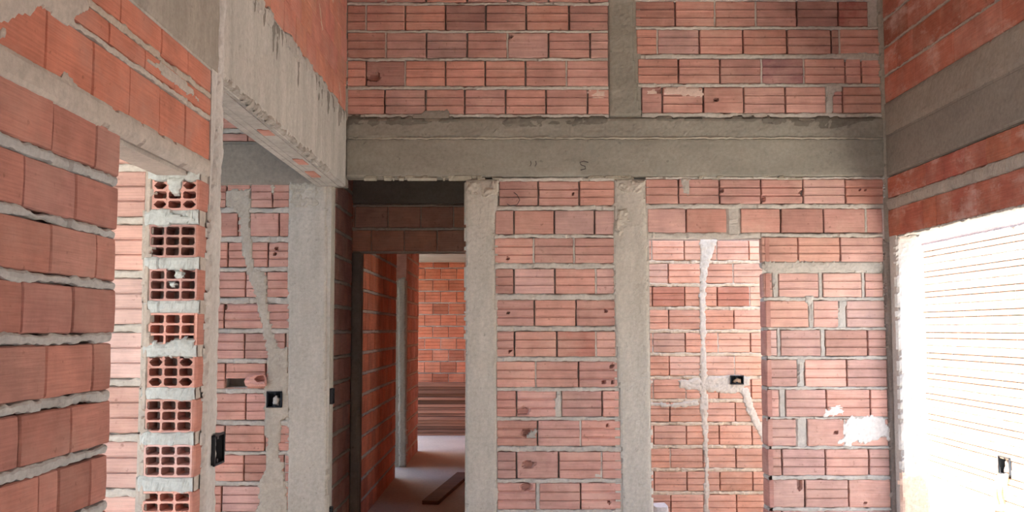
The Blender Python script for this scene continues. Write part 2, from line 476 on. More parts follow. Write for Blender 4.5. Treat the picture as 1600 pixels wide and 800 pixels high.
patch(mb, FB, pp(FB, [(668, 172), (700, 170), (705, 186), (620, 188)]), .004, jag=.01, tint=(.6, .58, .55))
# lime splashes, right of the doorway
for poly in ([(1318, 655), (1345, 648), (1386, 652), (1390, 685), (1360, 690), (1330, 697), (1308, 690), (1318, 675)],
             [(1290, 640), (1312, 632), (1320, 642), (1304, 652), (1286, 650)]):
    patch(mb, FB, pp(FB, poly), .004, mat=2, jag=.03, slope=.02, rough=.003)
# stain of efflorescence as thin lime wash on the upper courses
for poly in ([(1010, 190 - 50), (1022, 138), (1030, 146), (1008, 152)], [(1040, 138), (1098, 138), (1098, 150), (1060, 150), (1040, 146)], [(922, 140), (950, 139), (950, 152), (924, 153)]):
    patch(mb, FB, pp(FB, poly), .0015, mat=2, jag=.02, slope=.03, rough=.001, base=.004, tint=(.92, .76, .70))
# left bay behind the opening
LB = [(175, 190, [335, 372, 436, 500]), (194, 209, [325, 388, 450, 500]), (213, 221, [330, 372, 436, 500]),
      (288, 324, [340, 354, 391, 426, 452]),
      (333, 369, [330, 372, 390, 436, 452], 'p'),
      (379, 417, [330, 356, 419, 452]),
      (425, 464, [330, 384, 416, 452]),
      (475, 513, [330, 350, 412, 452]),
      (521, 560, [320, 382, 446, 452]),
      (568, 607, [330, 352, 415, 452]),
      (615, 656, [320, 384, 416]),
      (665, 705, [330, 351, 414, 452]),
      (711, 752, [320, 381, 444, 452]),
      (760, 800, [330, 346, 409, 452]), (806, 845, [320, 381, 444, 452])]
survey_rows(mb, FB, LB[3:], holes=[(432, 389, 2.5, 2), (430, 397, 2, 2), (440, 520, 2, 3), (352, 480, 2.5, 4)], fill=.12, edge_top=288)
# upper rows of that bay (above its tie beam)
for (v0, v1, st) in ((FB.px(420, 222)[1] + .006, FB.px(420, 222)[1] + .05, 'p'), (FB.px(420, 222)[1] + .085, FB.px(420, 222)[1] + .21, 'p'), (FB.px(420, 222)[1] + .24, FB.px(420, 222)[1] + .36, 'g')):
    u = -3.3
    while u < XL - .02:
        brick(mb, FB, u, min(u + .238, XL - .01), v0, v1, st); u += .245
    strip(mb, FB, -3.3, XL - .01, v1, v1 + .035)
survey_chase = [[(354, 296), (392, 294), (390, 330), (393, 372), (397, 420), (416, 424), (418, 470), (424, 510), (436, 540), (450, 545), (452, 600), (452, 650), (440, 660), (436, 705), (448, 760), (452, 800), (452, 850), (395, 850), (402, 800), (405, 760), (414, 730), (416, 700), (412, 655), (413, 615), (418, 560), (410, 520), (400, 470), (385, 425), (376, 380), (372, 335), (352, 322)],
                [(420, 287), (430, 287), (429, 306), (425, 306)]]
for poly in survey_chase: patch(mb, FB, pp(FB, poly), .007, jag=.014, tint=(.92, .89, .84))
# mortar fillets in the two corners
for pts in ([(531, -60), (543, -60), (544, 188), (536, 188)], [(1368, -60), (1394, -60), (1400, 380), (1386, 380), (1376, 180)]):
    patch(mb, FB, pp(FB, pts), .012, jag=.006, tint=(.68, .65, .61), base=.02)
patch(mb, FB, pp(FB, [(1380, 376), (1404, 376), (1420, 840), (1394, 840)]), .010, jag=.010, tint=(.62, .56, .55), base=.02)
FRV = Face('right', xD1)
for (yt, yb, st) in [(371, 409, 0), (427, 464, 1), (470, 511, 0), (516, 556, 1), (562, 604, 0), (609, 651, 1), (655, 697, 0), (702, 743, 1), (750, 793, 0), (799, 842, 1)]:
    v1, v0 = FB.px(1200, yt)[1], FB.px(1200, yb)[1]
    brick(mb, FRV, -D - .135, -D + .004, v0, v1, 'p', depth=.03, tint=(.85, .8, .8))
    strip(mb, FRV, -D - .135, -D, v0 - .035, v0, -.004)
wall_back = struct(mb.build('wall_back', [M_BRICK, M_MORTAR, M_WHITE], cut=True), 'red hollow brick back wall with grey mortar joints and two doorways', 'wall')

# columns and beams of the back wall ---------------------------------------------------------------
def cast(name, f, poly_px, label, cat, m, depth=.14, jag=.006, t=.008, extra=(), rough=.004, tint=None, v_lo=None, slope=.016):
    c = MB(); poly = pp(f, poly_px)
    us = [q[0] for q in poly]; vs = [q[1] for q in poly]
    fbox(c, f, min(us) + .004, max(us) - .004, min(vs), max(vs), -.004, -depth, 0)
    patch(c, f, poly, t, 0, jag=jag, rough=rough, base=.012, slope=slope)
    for e in extra: patch(c, f, pp(f, e), .014, 0, jag=.016, rough=.013, step=.008, tint=(.97, .95, .92))
    return struct(c.build(name, [m]), label, cat)
fl = 842
colA = cast('concrete_column', FB, [(727, 281), (779, 281), (775, 330), (771, 372), (773, 440), (776, 520), (776, 700), (778, fl), (729, fl), (728, 600)],
     'grey concrete column between the dark doorway and the middle brick panel', 'column', M_COL, jag=.006,
     extra=[[(728, 283), (778, 283), (776, 305), (745, 310), (728, 300)]])
colB = cast('concrete_column', FB, [(960, 281), (1008, 281), (1007, 300), (1012, 372), (1013, 470), (1016, 640), (1020, fl), (973, fl), (968, 640), (962, 520), (958, 400)],
     'grey concrete column left of the sunlit doorway', 'column', M_COL, jag=.007,
     extra=[[(962, 283), (1008, 283), (1003, 303), (985, 305), (964, 298)], [(962, 330), (980, 325), (985, 350), (968, 372), (960, 360)]])
colC = cast('concrete_column', FB, [(452, 284), (511, 284), (510, 560), (511, 700), (512, fl), (449, fl), (450, 560), (449, 400)],
     'grey concrete column on the left edge of the dark doorway', 'column', M_COL, jag=.004,
     extra=[[(454, 285), (500, 285), (498, 320), (470, 330), (455, 318)]])
colD = cast('concrete_column', FB, [(951, -60), (989, -60), (990, 60), (993, 120), (1003, 182), (953, 182), (951, 90)],
     'dark grey concrete stub column rising above the long beam', 'column', M_CONC, jag=.004, t=.006)
beam = MB()
fbox(beam, FB, XL, XR, vbb, vbt, -.004, -.14)
vs_ = FB.px(900, 216)[1]
patch(beam, FB, [(XL, vbb), (XR, vbb), (XR, vs_), (XL, vs_)], .006, 0, jag=.004, rough=.0022, step=.014)
patch(beam, FB, [(XL, vs_ - .004), (XR, vs_ - .004), (XR, vbt), (XL, vbt)], .009, 0, jag=.006, rough=.004, step=.014, slope=.02)
strip(beam, FB, XL + .02, XR - .02, vs_ - .006, vs_ + .005, .0125, mat=0, rough=.002, tint=(1.35, 1.3, 1.25))
for (a, b) in ((543, 720), (735, 950), (1000, 1180), (1190, 1370)):
    pts = [FB.px(a, 184), FB.px(b, 184)]; patch(beam, FB, [(pts[0][0], vbt - U(.03, .06)), ((pts[0][0] + pts[1][0]) / 2, vbt - U(.02, .10)), (pts[1][0], vbt - .03), (pts[1][0], vbt), (pts[0][0], vbt)], .0105, 0, jag=.022, jf=7, rough=.003, step=.014, tint=(.62, .61, .60))
for q in range(9):                                   # concrete fins left by the formwork along the lower arris
    u = U(XL + .1, XR - .3); patch(beam, FB, [(u, vbb - .012), (u + U(.1, .35), vbb - .012), (u + .2, vbb + .006), (u, vbb + .006)], .010, 0, jag=.012, tint=(1.25, 1.22, 1.15))
bm = struct(beam.build('concrete_beam', [M_CONC]), 'long grey concrete beam across the back wall', 'beam')
def curve_obj(name, pts, r, m, parent=None, ridged=False, center=None):
    mb = MB(); P = [Vector(q) for q in pts]; vs = []; fs = []; K = 8
    for i, q in enumerate(P):
        d = (P[min(i + 1, len(P) - 1)] - P[max(i - 1, 0)]).normalized()
        a = d.orthogonal().normalized() if i == 0 else (a - d * a.dot(d)).normalized()
        b = d.cross(a); rr = r * ((1.12 if i % 2 else .88) if ridged else 1)
        for k in range(K):
            t = 2 * math.pi * k / K
            vs.append(tuple(q + (a * math.cos(t) + b * math.sin(t)) * rr))
    for i in range(len(P) - 1):
        for k in range(K):
            x, y = i * K + k, i * K + (k + 1) % K
            fs.append((x, y, y + K, x + K))
    fs += [tuple(range(K - 1, -1, -1)), tuple((len(P) - 1) * K + k for k in range(K))]
    mb.add(vs, fs)
    return mb.build(name, [m], parent, smooth=True, center=center)
def fpt(f, x, y, w): u, v = f.px(x, y); return f.p(u, v, w)
curve_obj('pencil_mark', [fpt(FB, *q, .007) for q in ((919, 254), (912, 252), (906, 254), (908, 258), (914, 260), (915, 264), (907, 266))], .0022, M_WIRE, bm)
curve_obj('pencil_mark', [fpt(FB, *q, .007) for q in ((829, 252), (830, 256), (828, 260))], .0018, M_WIRE, bm)
curve_obj('pencil_mark', [fpt(FB, *q, .007) for q in ((837, 252), (838, 256), (836, 260))], .0018, M_WIRE, bm)
tb = MB()
vt0, vt1 = FB.px(420, 289)[1], FB.px(420, 222)[1]
fbox(tb, FB, -3.6, XL - .005, vt0, vt1, .004, -.14)
patch(tb, FB, [(-3.0, vt0 - .005), (XL - .01, vt0 - .005), (XL - .01, vt1), (-3.0, vt1)], .010, 0, jag=.006, rough=.002, step=.02)
struct(tb.build('concrete_beam', [M_BROWN]), 'brownish concrete tie beam in the left bay above the orange bricks', 'beam')

# head over the dark doorway is the beam; jamb lining of column C
# ================================================================== left wall (bricks laid flat) with its opening, pier and beam
FPX = 177
mb = MB()
YE0, YE1 = 2.55, 3.245        # opening in the left wall
fz = 1.0
def lv(y, x=FPX): return FL.px(x, y)[1]
rowsL = [(203, 273, [82, 151]), (291, 358, [38, 119]), (372, 439, [79, 150]), (453, 520, [36, 114]), (536, 607, [73, 146]), (624, 690, [31, 110]), (707, 776, [60, 92, 141]), (793, 862, [40, 118])]
yend = {203: 2.572, 291: 2.565, 372: 2.56, 453: 2.565, 536: 2.553, 624: 2.55, 707: 2.545, 793: 2.555}
prev = None
for (yt, yb, js) in rowsL:
    v1, v0 = lv(yt), lv(yb)
    ys = [FL.px(j, 515 + ((yt + yb) / 2 - 515) * (800 - j) / (800 - FPX))[0] for j in js]
    first = ys[0]
    while first > .4: first -= .245; ys.insert(0, first)
    ys.append(yend[yt])
    for a, b in zip(ys, ys[1:]):
        brick(mb, FL, a + .0015, b - (.0015 if b != ys[-1] else 0), v0, v1, 'p', proud=U(-.002, .002))
        if b != ys[-1] and R() < .6: vstrip(mb, FL, b - .003, b + .003, v0 + U(0, .05), v1 - U(0, .05), -.006, mat=0)
    if prev: strip(mb, FL, .4, yend[yt] - .012, v1, prev, .001, step=.008, rough=.0022, tint=(.88, .98, 1.08))  # blue tint on the beds stands in for cool sky light
    prev = v0
v = prev
strip(mb, FL, .4, YE0, v - .03, v, .002)
core(.3, 2.535, 0, lv(203), FL); 
vA0, vA1 = FL.px(250, 210)[1], FL.px(250, 135)[1]           # large orange course above the opening
vB0, vB1 = FL.px(250, 125)[1], FL.px(250, 95)[1]
vC0, vC1 = FL.px(250, 83)[1], FL.px(250, 38)[1]
vlin = lv(204, 188)                                          # underside of the lintel
# lintel core runs over the opening
core(.3, 3.38, lv(203) - .005, vC1 + .02, FL)
fbox(mb, FL, .3, 3.38, vlin, vA0, -.004, -.15, 1)
patch(mb, FL, [(.6, lv(203) - .008), (2.58, lv(203) - .008), (2.6, vlin - .004), (3.33, vlin - .004), (3.33, vA0 + .004), (2.0, vA0 + .006), (.6, vA0 + .004)], .008, 1, jag=.006, rough=.0025, step=.009)
for (v0, v1, js, yy) in ((vA0, vA1, [72, 145, 202, 250, 290], 170), (vB0, vB1, [100, 170, 226, 272], 110), (vC0, vC1, [189, 252, 294], 60)):
    ys = [FL.px(j, 515 - (v0 + v1 - 2 * EYE) / 2 * (800 - j))[0] for j in js]
    while ys[0] > .5: ys.insert(0, ys[0] - .245)
    ys.append(3.375)
    for a, b in zip(ys, ys[1:]):
        if b - a > .03: brick(mb, FL, a + .001, b - .001, v0, v1, 'p', tint=tuple(x * g for x in (1.22, 1.0, .84)) if (g := U(.97, 1.06)) else None)
strip(mb, FL, .5, 3.37, vA1, vB0, .002, step=.009, rough=.0025)
strip(mb, FL, .5, 3.37, vB1, vC0, .001, step=.009, rough=.002, tint=(.95, .9, .85))
strip(mb, FL, .5, 3.37, vC1, vC1 + .012, .001)
# loose mortar thrown over the upper courses
for pts in ([(-20, 36), (20, 32), (64, 14), (100, 42), (130, 45), (116, 30), (140, 15), (130, -20), (-20, -20)], [(85, 118), (105, 112), (120, 130), (124, 148), (92, 136)], [(225, 92), (252, 97), (285, 120), (300, 138), (312, 160), (285, 145), (255, 120)], [(0, 45), (12, 40), (8, 58), (0, 62)]):
    patch(mb, FL, pp(FL, pts), .005, 1, jag=.008, rough=.0022, step=.008)
# bricks over the beam on the left side
vbl1 = EYE + 1.30; vbl0 = EYE + .857
bond(mb, FL, 2.0, D, vbl1 + .01, 3.74, pu=.245, bl=.241, pv=.150, bh=.148, off=.06, style='p', tints=lambda: tuple(x * U(.95, 1.07) for x in (1.2, 1.04, .92)), fill=0)
core(2.0, D, vbl1, 3.74, FL)
for q in range(14):
    u = U(3.6, 5.8); v = U(vbl1 + .03, 3.6)
    patch(mb, FL, [(u, v + .05), (u + .03, v + .05), (u + .13, v - .06), (u + .11, v - .07)], .004, 1, jag=.008, tint=(1.15, .85, .72), step=.009)
wl = struct(mb.build('wall_left', [M_BRICKL, M_MORTAR, M_WHITE]), 'near left wall of flat laid red bricks with thick grey mortar beds painted with blue sky light', 'wall')
# hollow bricks showing their cells in the jamb of the opening, each a piece of the wall
FP = Face('back', YE1 + .0)
def hollow_brick(x0, x1, y0, y1, broken=(), wide=False):
    mb = MB(); (u0, v1), (u1, v0) = FP.px(x0, y0), FP.px(x1, y1)
    t = .0062; depth = .20
    cw = (u1 - u0 - 4 * t) / 3; ch = (v1 - v0 - 4 * t) / 3
    tn = tintv(); tn = tuple(x * y for x, y in zip(tn, (1.22, 1.36, 1.45)))
    def wall(a, b, c, d, dz=0): fbox(mb, FP, a, b, c, d, dz, -depth, 0, tn)
    for i in range(4):
        a = u0 + i * (cw + t); wall(a, a + t, v0, v1, U(-.003, 0))
    for j in range(4):
        b = v0 + j * (ch + t)
        for i in range(3):
            a = u0 + i * (cw + t) + t
            if (i, j) in broken: 
                fbox(mb, FP, a, a + cw, b, b + t, -.045, -depth, 0, tn); continue
            wall(a, a + cw, b, b + t, U(-.003, 0))
            # rounded cell corners
            if j < 3:
                for (ca, cb, sa, sb) in ((a, b + t, 1, 1), (a + cw, b + t, -1, 1), (a, b + t + ch, 1, -1), (a + cw, b + t + ch, -1, -1)):
                    r = .0045 if not (wide and (i in (0, 2)) and j in (0, 2)) else .011
                    vs = [FP.p(ca, cb, -.002), FP.p(ca + sa * r, cb, -.002), FP.p(ca, cb + sb * r, -.002), FP.p(ca, cb, -depth), FP.p(ca + sa * r, cb, -depth), FP.p(ca, cb + sb * r, -depth)]
                    fs = [(0, 1, 2), (1, 4, 5, 2)] if sa * sb > 0 else [(0, 2, 1), (1, 2, 5, 4)]
                    mb.add(vs, fs, 0, tn)
    fbox(mb, FP, u0, u1, v0, v1, -depth, -depth - .01, 0, tn)
    return mb.build('hollow_brick', [M_BRICK], wl)
HB = [(238, 308, 281, 328), (233, 306, 351, 402), (233, 307, 420, 470), (232, 307, 489, 540), (230, 303, 557, 606), (227, 300, 624, 676), (225, 299, 695, 746), (222, 297, 768, 818)]
for i, (x0, x1, y0, y1) in enumerate(HB):
    hollow_brick(x0, x1, y0, y1, broken={0: ((0, 3), (1, 3), (2, 3)), 2: ((2, 3), (1, 3)), 4: ((0, 3), (1, 3), (2, 3)), 3: ((1, 0), (2, 0))}.get(i, ()), wide=i in (0, 4))
jm = MB()                                     # mortar of the jamb, blue sky light painted into its tint
for i, (x0, x1, y0, y1) in enumerate(HB):
    yp = HB[i - 1][3] if i else 262
    (u0, v1), (u1, v0) = FP.px(x0 - 6, yp - 1), FP.px(x1 + 4, y0 + 1)
    fbox(jm, FP, u0, u1, v0, v1, -.012, -.21)
    strip(jm, FP, u0, u1, v0 - .002, v1 + .002, .004, mat=0, rough=.008, step=.006, tint=(1.05, 1.24, 1.36))
for pts in ([(260, 276), (286, 276), (285, 295), (280, 305), (268, 300), (262, 290)], [(238, 336), (270, 332), (296, 340), (300, 328), (306, 345), (270, 350), (240, 348)], [(236, 532), (260, 536), (290, 526), (304, 532), (302, 556), (236, 556)], [(270, 420), (284, 424), (290, 432), (276, 436)], [(264, 440), (276, 442), (272, 452), (266, 450)]):
    patch(jm, FP, pp(FP, pts), .010, 0, jag=.008, step=.006, rough=.008, tint=(1.06, 1.26, 1.38))
for i, (x0, x1, y0, y1) in enumerate(HB):
    (u0, v1), (u1, v0) = FP.px(x0 - 12, HB[i - 1][3] if i else 258), FP.px(x0 - 1, y1 + 3)
    fbox(jm, FP, u0, u1, v0, v1, -.012, -.21)
patch(jm, FP, pp(FP, [(228, 258), (240, 258), (235, 400), (233, 540), (228, 660), (224, 840), (216, 840), (220, 660), (223, 500), (225, 400)]), .006, 0, jag=.010, step=.008, tint=(1.0, .98, .96))
(u2, _), (u3, _) = FP.px(304, 500), FP.px(320, 500)

jm.build('jamb_mortar', [M_MORTAR], wl)
# brick shells of the pier seen on the room face
ps = MB()
for (x0, x1, y0, y1) in HB:
    v1 = FP.px(308, y0)[1]; v0 = FP.px(308, y1)[1]
    brick(ps, FL, YE1 + .001, YE1 + .20, v0, v1, 'p', depth=.012, tint=(1.05, .98, .92))
fbox(ps, FL, YE1 + .215, 3.44, 0, vlin + .02, -.02, -.13, 1)
ps.build('pier_brickwork', [M_BRICKL, M_MORTAR], wl)
# the strip of column that ends the left wall
cs = MB()
YC0, YC1 = FL.px(320, 480)[0], at_x(345, 480, XL + .016).y
fbox(cs, FL, YC0 + .012, YC1 - .004, 0, 3.74, .004, -.15, 0)
patch(cs, FL, [(YC0 - .03, 0), (YC1, 0), (YC1, 3.74), (YC0 + .07, 3.74), (YC0 + .07, vbl0), (YC0 + .03, vlin), (YC0, 1.9)], .016, 0, jag=.012, rough=.0035, step=.010, slope=.02, base=.0)
struct(cs.build('concrete_column', [M_STRIP]), 'narrow pale concrete column with ragged edge ending the near left wall', 'column')
# beam of the left wall
lb = MB()
fbox(lb, FL, 1.2, D + .0, vbl0, vbl1, .002, -.17)
patch(lb, FL, [(1.2, vbl0), (3.4, vbl0), (3.4, vbl1), (1.2, vbl1)], .008, 0, jag=.006, rough=.002, step=.016, slope=.02, tint=(.80, .77, .73))
patch(lb, FL, [(3.4, vbl0), (D - .01, vbl0), (D - .01, vbl1), (3.4, vbl1)], .008, 0, jag=.008, rough=.0025, step=.016, slope=.02, tint=(1.08, 1.10, 1.10))
for q in range(26):
    u = U(3.6, 5.95); h = U(.05, .2); patch(lb, FL, [(u, vbl1 - h), (u + .02, vbl1 - h * .9), (u + U(.03, .07), vbl1 - .01), (u - .02, vbl1 - .005)], .0105, 0, jag=.012, rough=.003, step=.010, tint=(.52, .51, .49))
for q in range(16):
    u = U(3.6, 5.9); patch(lb, FL, [(u, vbl1 - .07), (u + .12, vbl1 - .06), (u + .14, vbl1 + .02), (u, vbl1 + .015)], .013, 0, jag=.014, rough=.006)
    u = U(3.4, 5.7); patch(lb, FL, [(u, vbl0 - .004), (u + U(.1, .3), vbl0 - .004), (u + .2, vbl0 + .02), (u, vbl0 + .025)], .014, 0, jag=.014, rough=.006, tint=(.85, .83, .8))
# board marks and stuck brick dust below the beam
for q in range(5):
    x = XL - .165 + q * .033
    box(lb, (x, 3.4, vbl0 - U(.002, .006)), (x + .031, D, vbl0 + .002))
for (x, y, L) in ((-1.10, 5.05, .16), (-1.12, 5.45, .20), (-1.09, 4.3, .12)):
    box(lb, (x, y, vbl0 - .008), (x + .05, y + L, vbl0), 1, (1, .9, .85))
struct(lb.build('concrete_beam', [M_CONCL, M_BRICK]), 'pale streaky concrete beam running along the left side over the open bay', 'beam')

# cross wall beyond the opening of the left wall
FQ = Face('back', 3.30)
mb = MB()
fbox(mb, FQ, -4.0, -1.185, 0, 3.0, -.022, -.14, 1)
rows = [(262, 254)]
v = FQ.px(200, 338)[1] 
pv = .175; first = v
k = 0
while first - pv > 0: first -= pv
vv = first
while vv < 3.0:
    e = -1.185 + U(-.012, .004)
    u = e
    offs = [.19, .12][k % 2]
    edges = [e, e - offs]
    while edges[-1] > -3.9: edges.append(edges[-1] - .245)
    for a, b in zip(edges, edges[1:]): brick(mb, FQ, b + .004, a - .002, vv, vv + .147, 'g', tint=tuple(x * 1.15 for x in tintv()))
    strip(mb, FQ, -3.9, -1.19, vv + .147, vv + .175, -.002, tint=(1.15, 1.2, 1.22))
    vv += pv; k += 1
struct(mb.build('wall_side', [M_BRICKS, M_MORTAR]), 'pale pink ridged brick cross wall seen through the left opening', 'wall')

# ================================================================== right wall
mb = MB()
YO1, YO0 = 5.93, 2.2                  # opening along y
vro = EYE + .553
def rv(y, x=1398): return FR.px(x, y)[1]
core(-YO0, 2.5, 0, vro, FR); core(-D, 2.5, vro, 3.74, FR); core(-D, -YO1 - .012, 0, vro, FR)
def rrow(y0, y1, js, style, x=1399, tn=None):
    v1, v0 = rv(y0, x), rv(y1, x)
    us = [FR.px(j, 515 - (v0 + v1 - 2 * EYE) / 2 / XR * (j - 800))[0] for j in js]
    us = [-D + .004] + us
    while us[-1] < -2.2: us.append(us[-1] + .242)
    for a, b in zip(us, us[1:]):
        if b - a > .02: brick(mb, FR, a + .003, b - .003, v0, v1, style, tint=tn() if tn else None)
    return v0, v1
tR = lambda: tuple(x * U(.92, 1.06) for x in (1.0, .94, .92))
a0, a1 = rrow(273, 306, [1419, 1445, 1473, 1506, 1540, 1579], 'p', tn=tR)
b0, b1 = rrow(325, 368, [1406, 1442, 1462, 1486, 1524, 1561], 'p', tn=tR)
strip(mb, FR, -D, -2.2, b1, a0, .002, rough=.006, step=.009, tint=(.9, .86, .82))
strip(mb, FR, -YO1, -2.2, b0 - .012, b0 + .002, -.004, rough=.006, step=.008)
c0, c1 = rrow(112, 154, [1429, 1459, 1490, 1524, 1564], 'p', 1396)
d0, d1 = rrow(66, 108, [1400, 1425, 1469, 1500, 1540], 'p', 1396)
e0, e1 = rrow(20, 62, [1417, 1447, 1480, 1520, 1560], 'p', 1396)
g0, g1 = rrow(-28, 16, [1400, 1425, 1469, 1500, 1540], 'p', 1396)
for lo, hi in ((c1, d0), (d1, e0), (e1, g0)): strip(mb, FR, -D, -2.2, lo, hi, .001, tint=(.9, .8, .75))
bond(mb, FR, -D, -2.2, g1 + .01, 3.74, pv=.135, bh=.12, style='p')
bond(mb, FR, -YO0, 1.5, 0, vro, style='p')
wr = struct(mb.build('wall_right', [M_BRICKR, M_MORTAR]), 'dark red brick upper right wall over the bright opening', 'wall')
rb = MB()
vr0, vr1 = rv(271), rv(156)
fbox(rb, FR, -D, 2.4, vr0, vr1, .002, -.14)
vrs = rv(206)
patch(rb, FR, [(-D + .01, vr0), (-2.2, vr0), (-2.2, vrs), (-D + .01, vrs)], .006, 0, jag=.004, rough=.002, step=.016)
patch(rb, FR, [(-D + .01, vrs), (-2.2, vrs), (-2.2, vr1 + .01), (-D + .01, vr1 + .01)], .012, 0, jag=.008, rough=.004, step=.014, slope=.03, tint=(1.15, 1.12, 1.1))
struct(rb.build('concrete_beam', [M_BROWN]), 'brownish concrete beam along the right wall', 'beam')
# plastered jamb of that opening, dusted red near the foot
FJ = Face('back', YO1)
jb = MB()
fbox(jb, FJ, XR + .004, XR + .15, 0, vro, -.006, -.12, 0)
patch(jb, FJ, [(XR - .004, .72), (XR + .155, .72), (XR + .155, vro), (XR + .02, vro), (XR + .0, vro - .06)], .010, 0, jag=.008, rough=.005, base=.01)
patch(jb, FJ, [(XR - .004, 0), (XR + .155, 0), (XR + .155, .76), (XR - .004, .76)], .0095, 1, jag=.02, rough=.004, base=.01, jf=8)
struct(jb.build('door_jamb', [M_PLASTER, M_DUST]), 'sunlit pale plastered jamb at the right corner with pink dust near its foot', 'jamb')

# ================================================================== passage behind the two doorways
mb = MB()
# wall of the passage, right of its doorway
xo = -.30
fbox(mb, FN, xo, 2.385, 0, 2.75, -.044, -.14, 1)
xs1 = [1020, 1070, 1121, 1172]; 
rowsN = [(376 + i * 36.1, 376 + i * 36.1 + 30.2) for i in range(13)]
pitch = FN.px(1071, 550)[0] - FN.px(1020, 550)[0]
bl = pitch - .007
for i, (yt, yb) in enumerate(rowsN):
    v1, v0 = FN.px(1100, yt)[1], FN.px(1100, yb)[1]
    x = FN.px(1020 if i % 2 == 0 else 1045.5, 550)[0]
    while x > xo: x -= pitch
    while x < 2.385:
        a, b = max(x + .0035, xo), min(x + .0035 + bl, 2.38)
        hs = []
        if b - a > .02:
            tn = (.80, .64, .60) if (i == 2 and 1118 < 800 + (a * 1590 / YN) + 4 < 1126) or (i == 2 and abs(x - FN.px(1020, 550)[0]) < .02) else tuple(q * 1.06 for q in tintv())
            brick(mb, FN, a, b, v0, v1, 'g', tint=tn)
        if R() < .2 and x > xo + .02: vstrip(mb, FN, x - .005, x + .008, v0, v1)
        x += pitch
    strip(mb, FN, xo, 2.38, FN.px(1100, yt + 36.1)[1] if False else v0 - .029, v0, -.001, rough=.006, step=.01, tint=(1.08, 1.0, .9))
v = FN.px(1100, 376)[1] + .03
bond(mb, FN, xo, 2.38, v, 2.75, style='g')
# header and doorway post at the left end
vh = EYE + .572
fbox(mb, FN, -1.19, xo, vh, 2.75, -.022, -.14, 1)
bond(mb, FN, -1.19, xo, vh + .01, vh + .36, pv=.178, bh=.155, style='p', off=.1)
for q in [[(1014, 590), (1020, 596), (1019, 606), (1012, 608)], ]: patch(mb, FN, pp(FN, q), .006, 2, jag=.008)
chs = [[(1093, 372), (1122, 374), (1116, 392), (1112, 400), (1105, 425), (1103, 470), (1104, 560), (1106, 640), (1107, 720), (1110, 840), (1099, 840), (1100, 720), (1096, 660), (1092, 640), (1094, 560), (1092, 470), (1093, 425)],
       [(1060, 594), (1090, 590), (1120, 588), (1148, 585), (1172, 590), (1170, 602), (1150, 616), (1104, 612), (1060, 607)],
       [(1014, 628), (1050, 630), (1092, 624), (1094, 634), (1050, 638), (1014, 634)],
       [(1154, 606), (1168, 604), (1180, 640), (1200, 682), (1203, 705), (1190, 690), (1172, 655)]]
for q in chs: patch(mb, FN, pp(FN, q), .008, 2, jag=.010, rough=.006, step=.009)
struct(mb.build('wall_passage', [M_BRICKN, M_SAND, M_SAND], cut=True), 'bright orange ridged brick passage wall with vertical mortar chase behind the doorway', 'wall')
hb = MB()
fbox(hb, FN, -1.19, xo, vh + .37, 2.75, .004, -.14)
struct(hb.build('concrete_lintel', [M_CONC]), 'dark concrete lintel inside the shadowed doorway', 'beam')
pj = MB()
fbox(pj, FN, -1.19, -1.125, 0, vh, -.004, -.14)
patch(pj, FN, [(-1.19, 0), (-1.125, 0), (-1.125, vh), (-1.19, vh)], .006, 0, jag=.005)
struct(pj.build('door_post', [M_CONC]), 'slim dark grey post in the inner doorway of the dark corridor', 'column')
# left end wall of the passage (wall of the dark corridor)
FE = Face('left', -1.19)
mb = MB()
fbox(mb, FE, D + .13, YN, 0, 2.75, -.02, -.12, 1)
bond(mb, FE, D + .14, YN - .01, 0, 2.75, pv=.172, bh=.145, style='p', off=.05, first=.03)
struct(mb.build('wall_corridor', [M_BRICK, M_MORTAR]), 'shadowed brick side wall just inside the dark doorway', 'wall')
# corridor beyond
FC = Face('left', -1.25)
mb = MB()
YC = 11.03
fbox(mb, FC, YN + .14, YC, 0, 3.0, -.02, -.12, 1)
bond(mb, FC, YN + .14, YC, 0, 3.0, pv=.175, bh=.147, style='p', off=.1)
struct(mb.build('wall_corridor', [M_BRICKO, M_MORTAR]), 'long brick corridor wall half lit and half in shadow', 'wall')
FJ2 = Face('back', 11.85)
mb = MB()
fbox(mb, FJ2, -1.36, -1.23, 0, 2.15, -.004, -.12, 0)
patch(mb, FJ2, pp(FJ2, [(622, 436), (634, 432), (635, 729), (623, 729)]), .012, 0, jag=.012, step=.014)
struct(mb.build('door_jamb', [M_COL]), 'grey rough door jamb at the end of the corridor', 'jamb')
FC2 = Face('left', -1.23)
mb = MB()
fbox(mb, FC2, 11.97, 13.42, 0, 3.0, -.02, -.12, 1); 
bond(mb, FC2, 11.97, 13.42, 0, 3.0, style='p')
fbox(mb, FC2, 11.85, 11.97, 2.15, 2.62, -.0, -.13, 0)
struct(mb.build('wall_corridor', [M_BRICK, M_MORTAR]), 'dark brick return wall beside the stacked boards', 'wall')
FFW = Face('back', 15.75)
mb = MB()
fbox(mb, FFW, -4.5, 2.4, 0, 3.4, -.02, -.14, 1)
bond(mb, FFW, -2.2, .6, 0, 3.4, pv=.18, bh=.163, style='g', first=.02)
struct(mb.build('wall_far', [M_BRICKO, M_MORTAR]), 'sunlit orange brick wall at the far end of the corridor', 'wall')

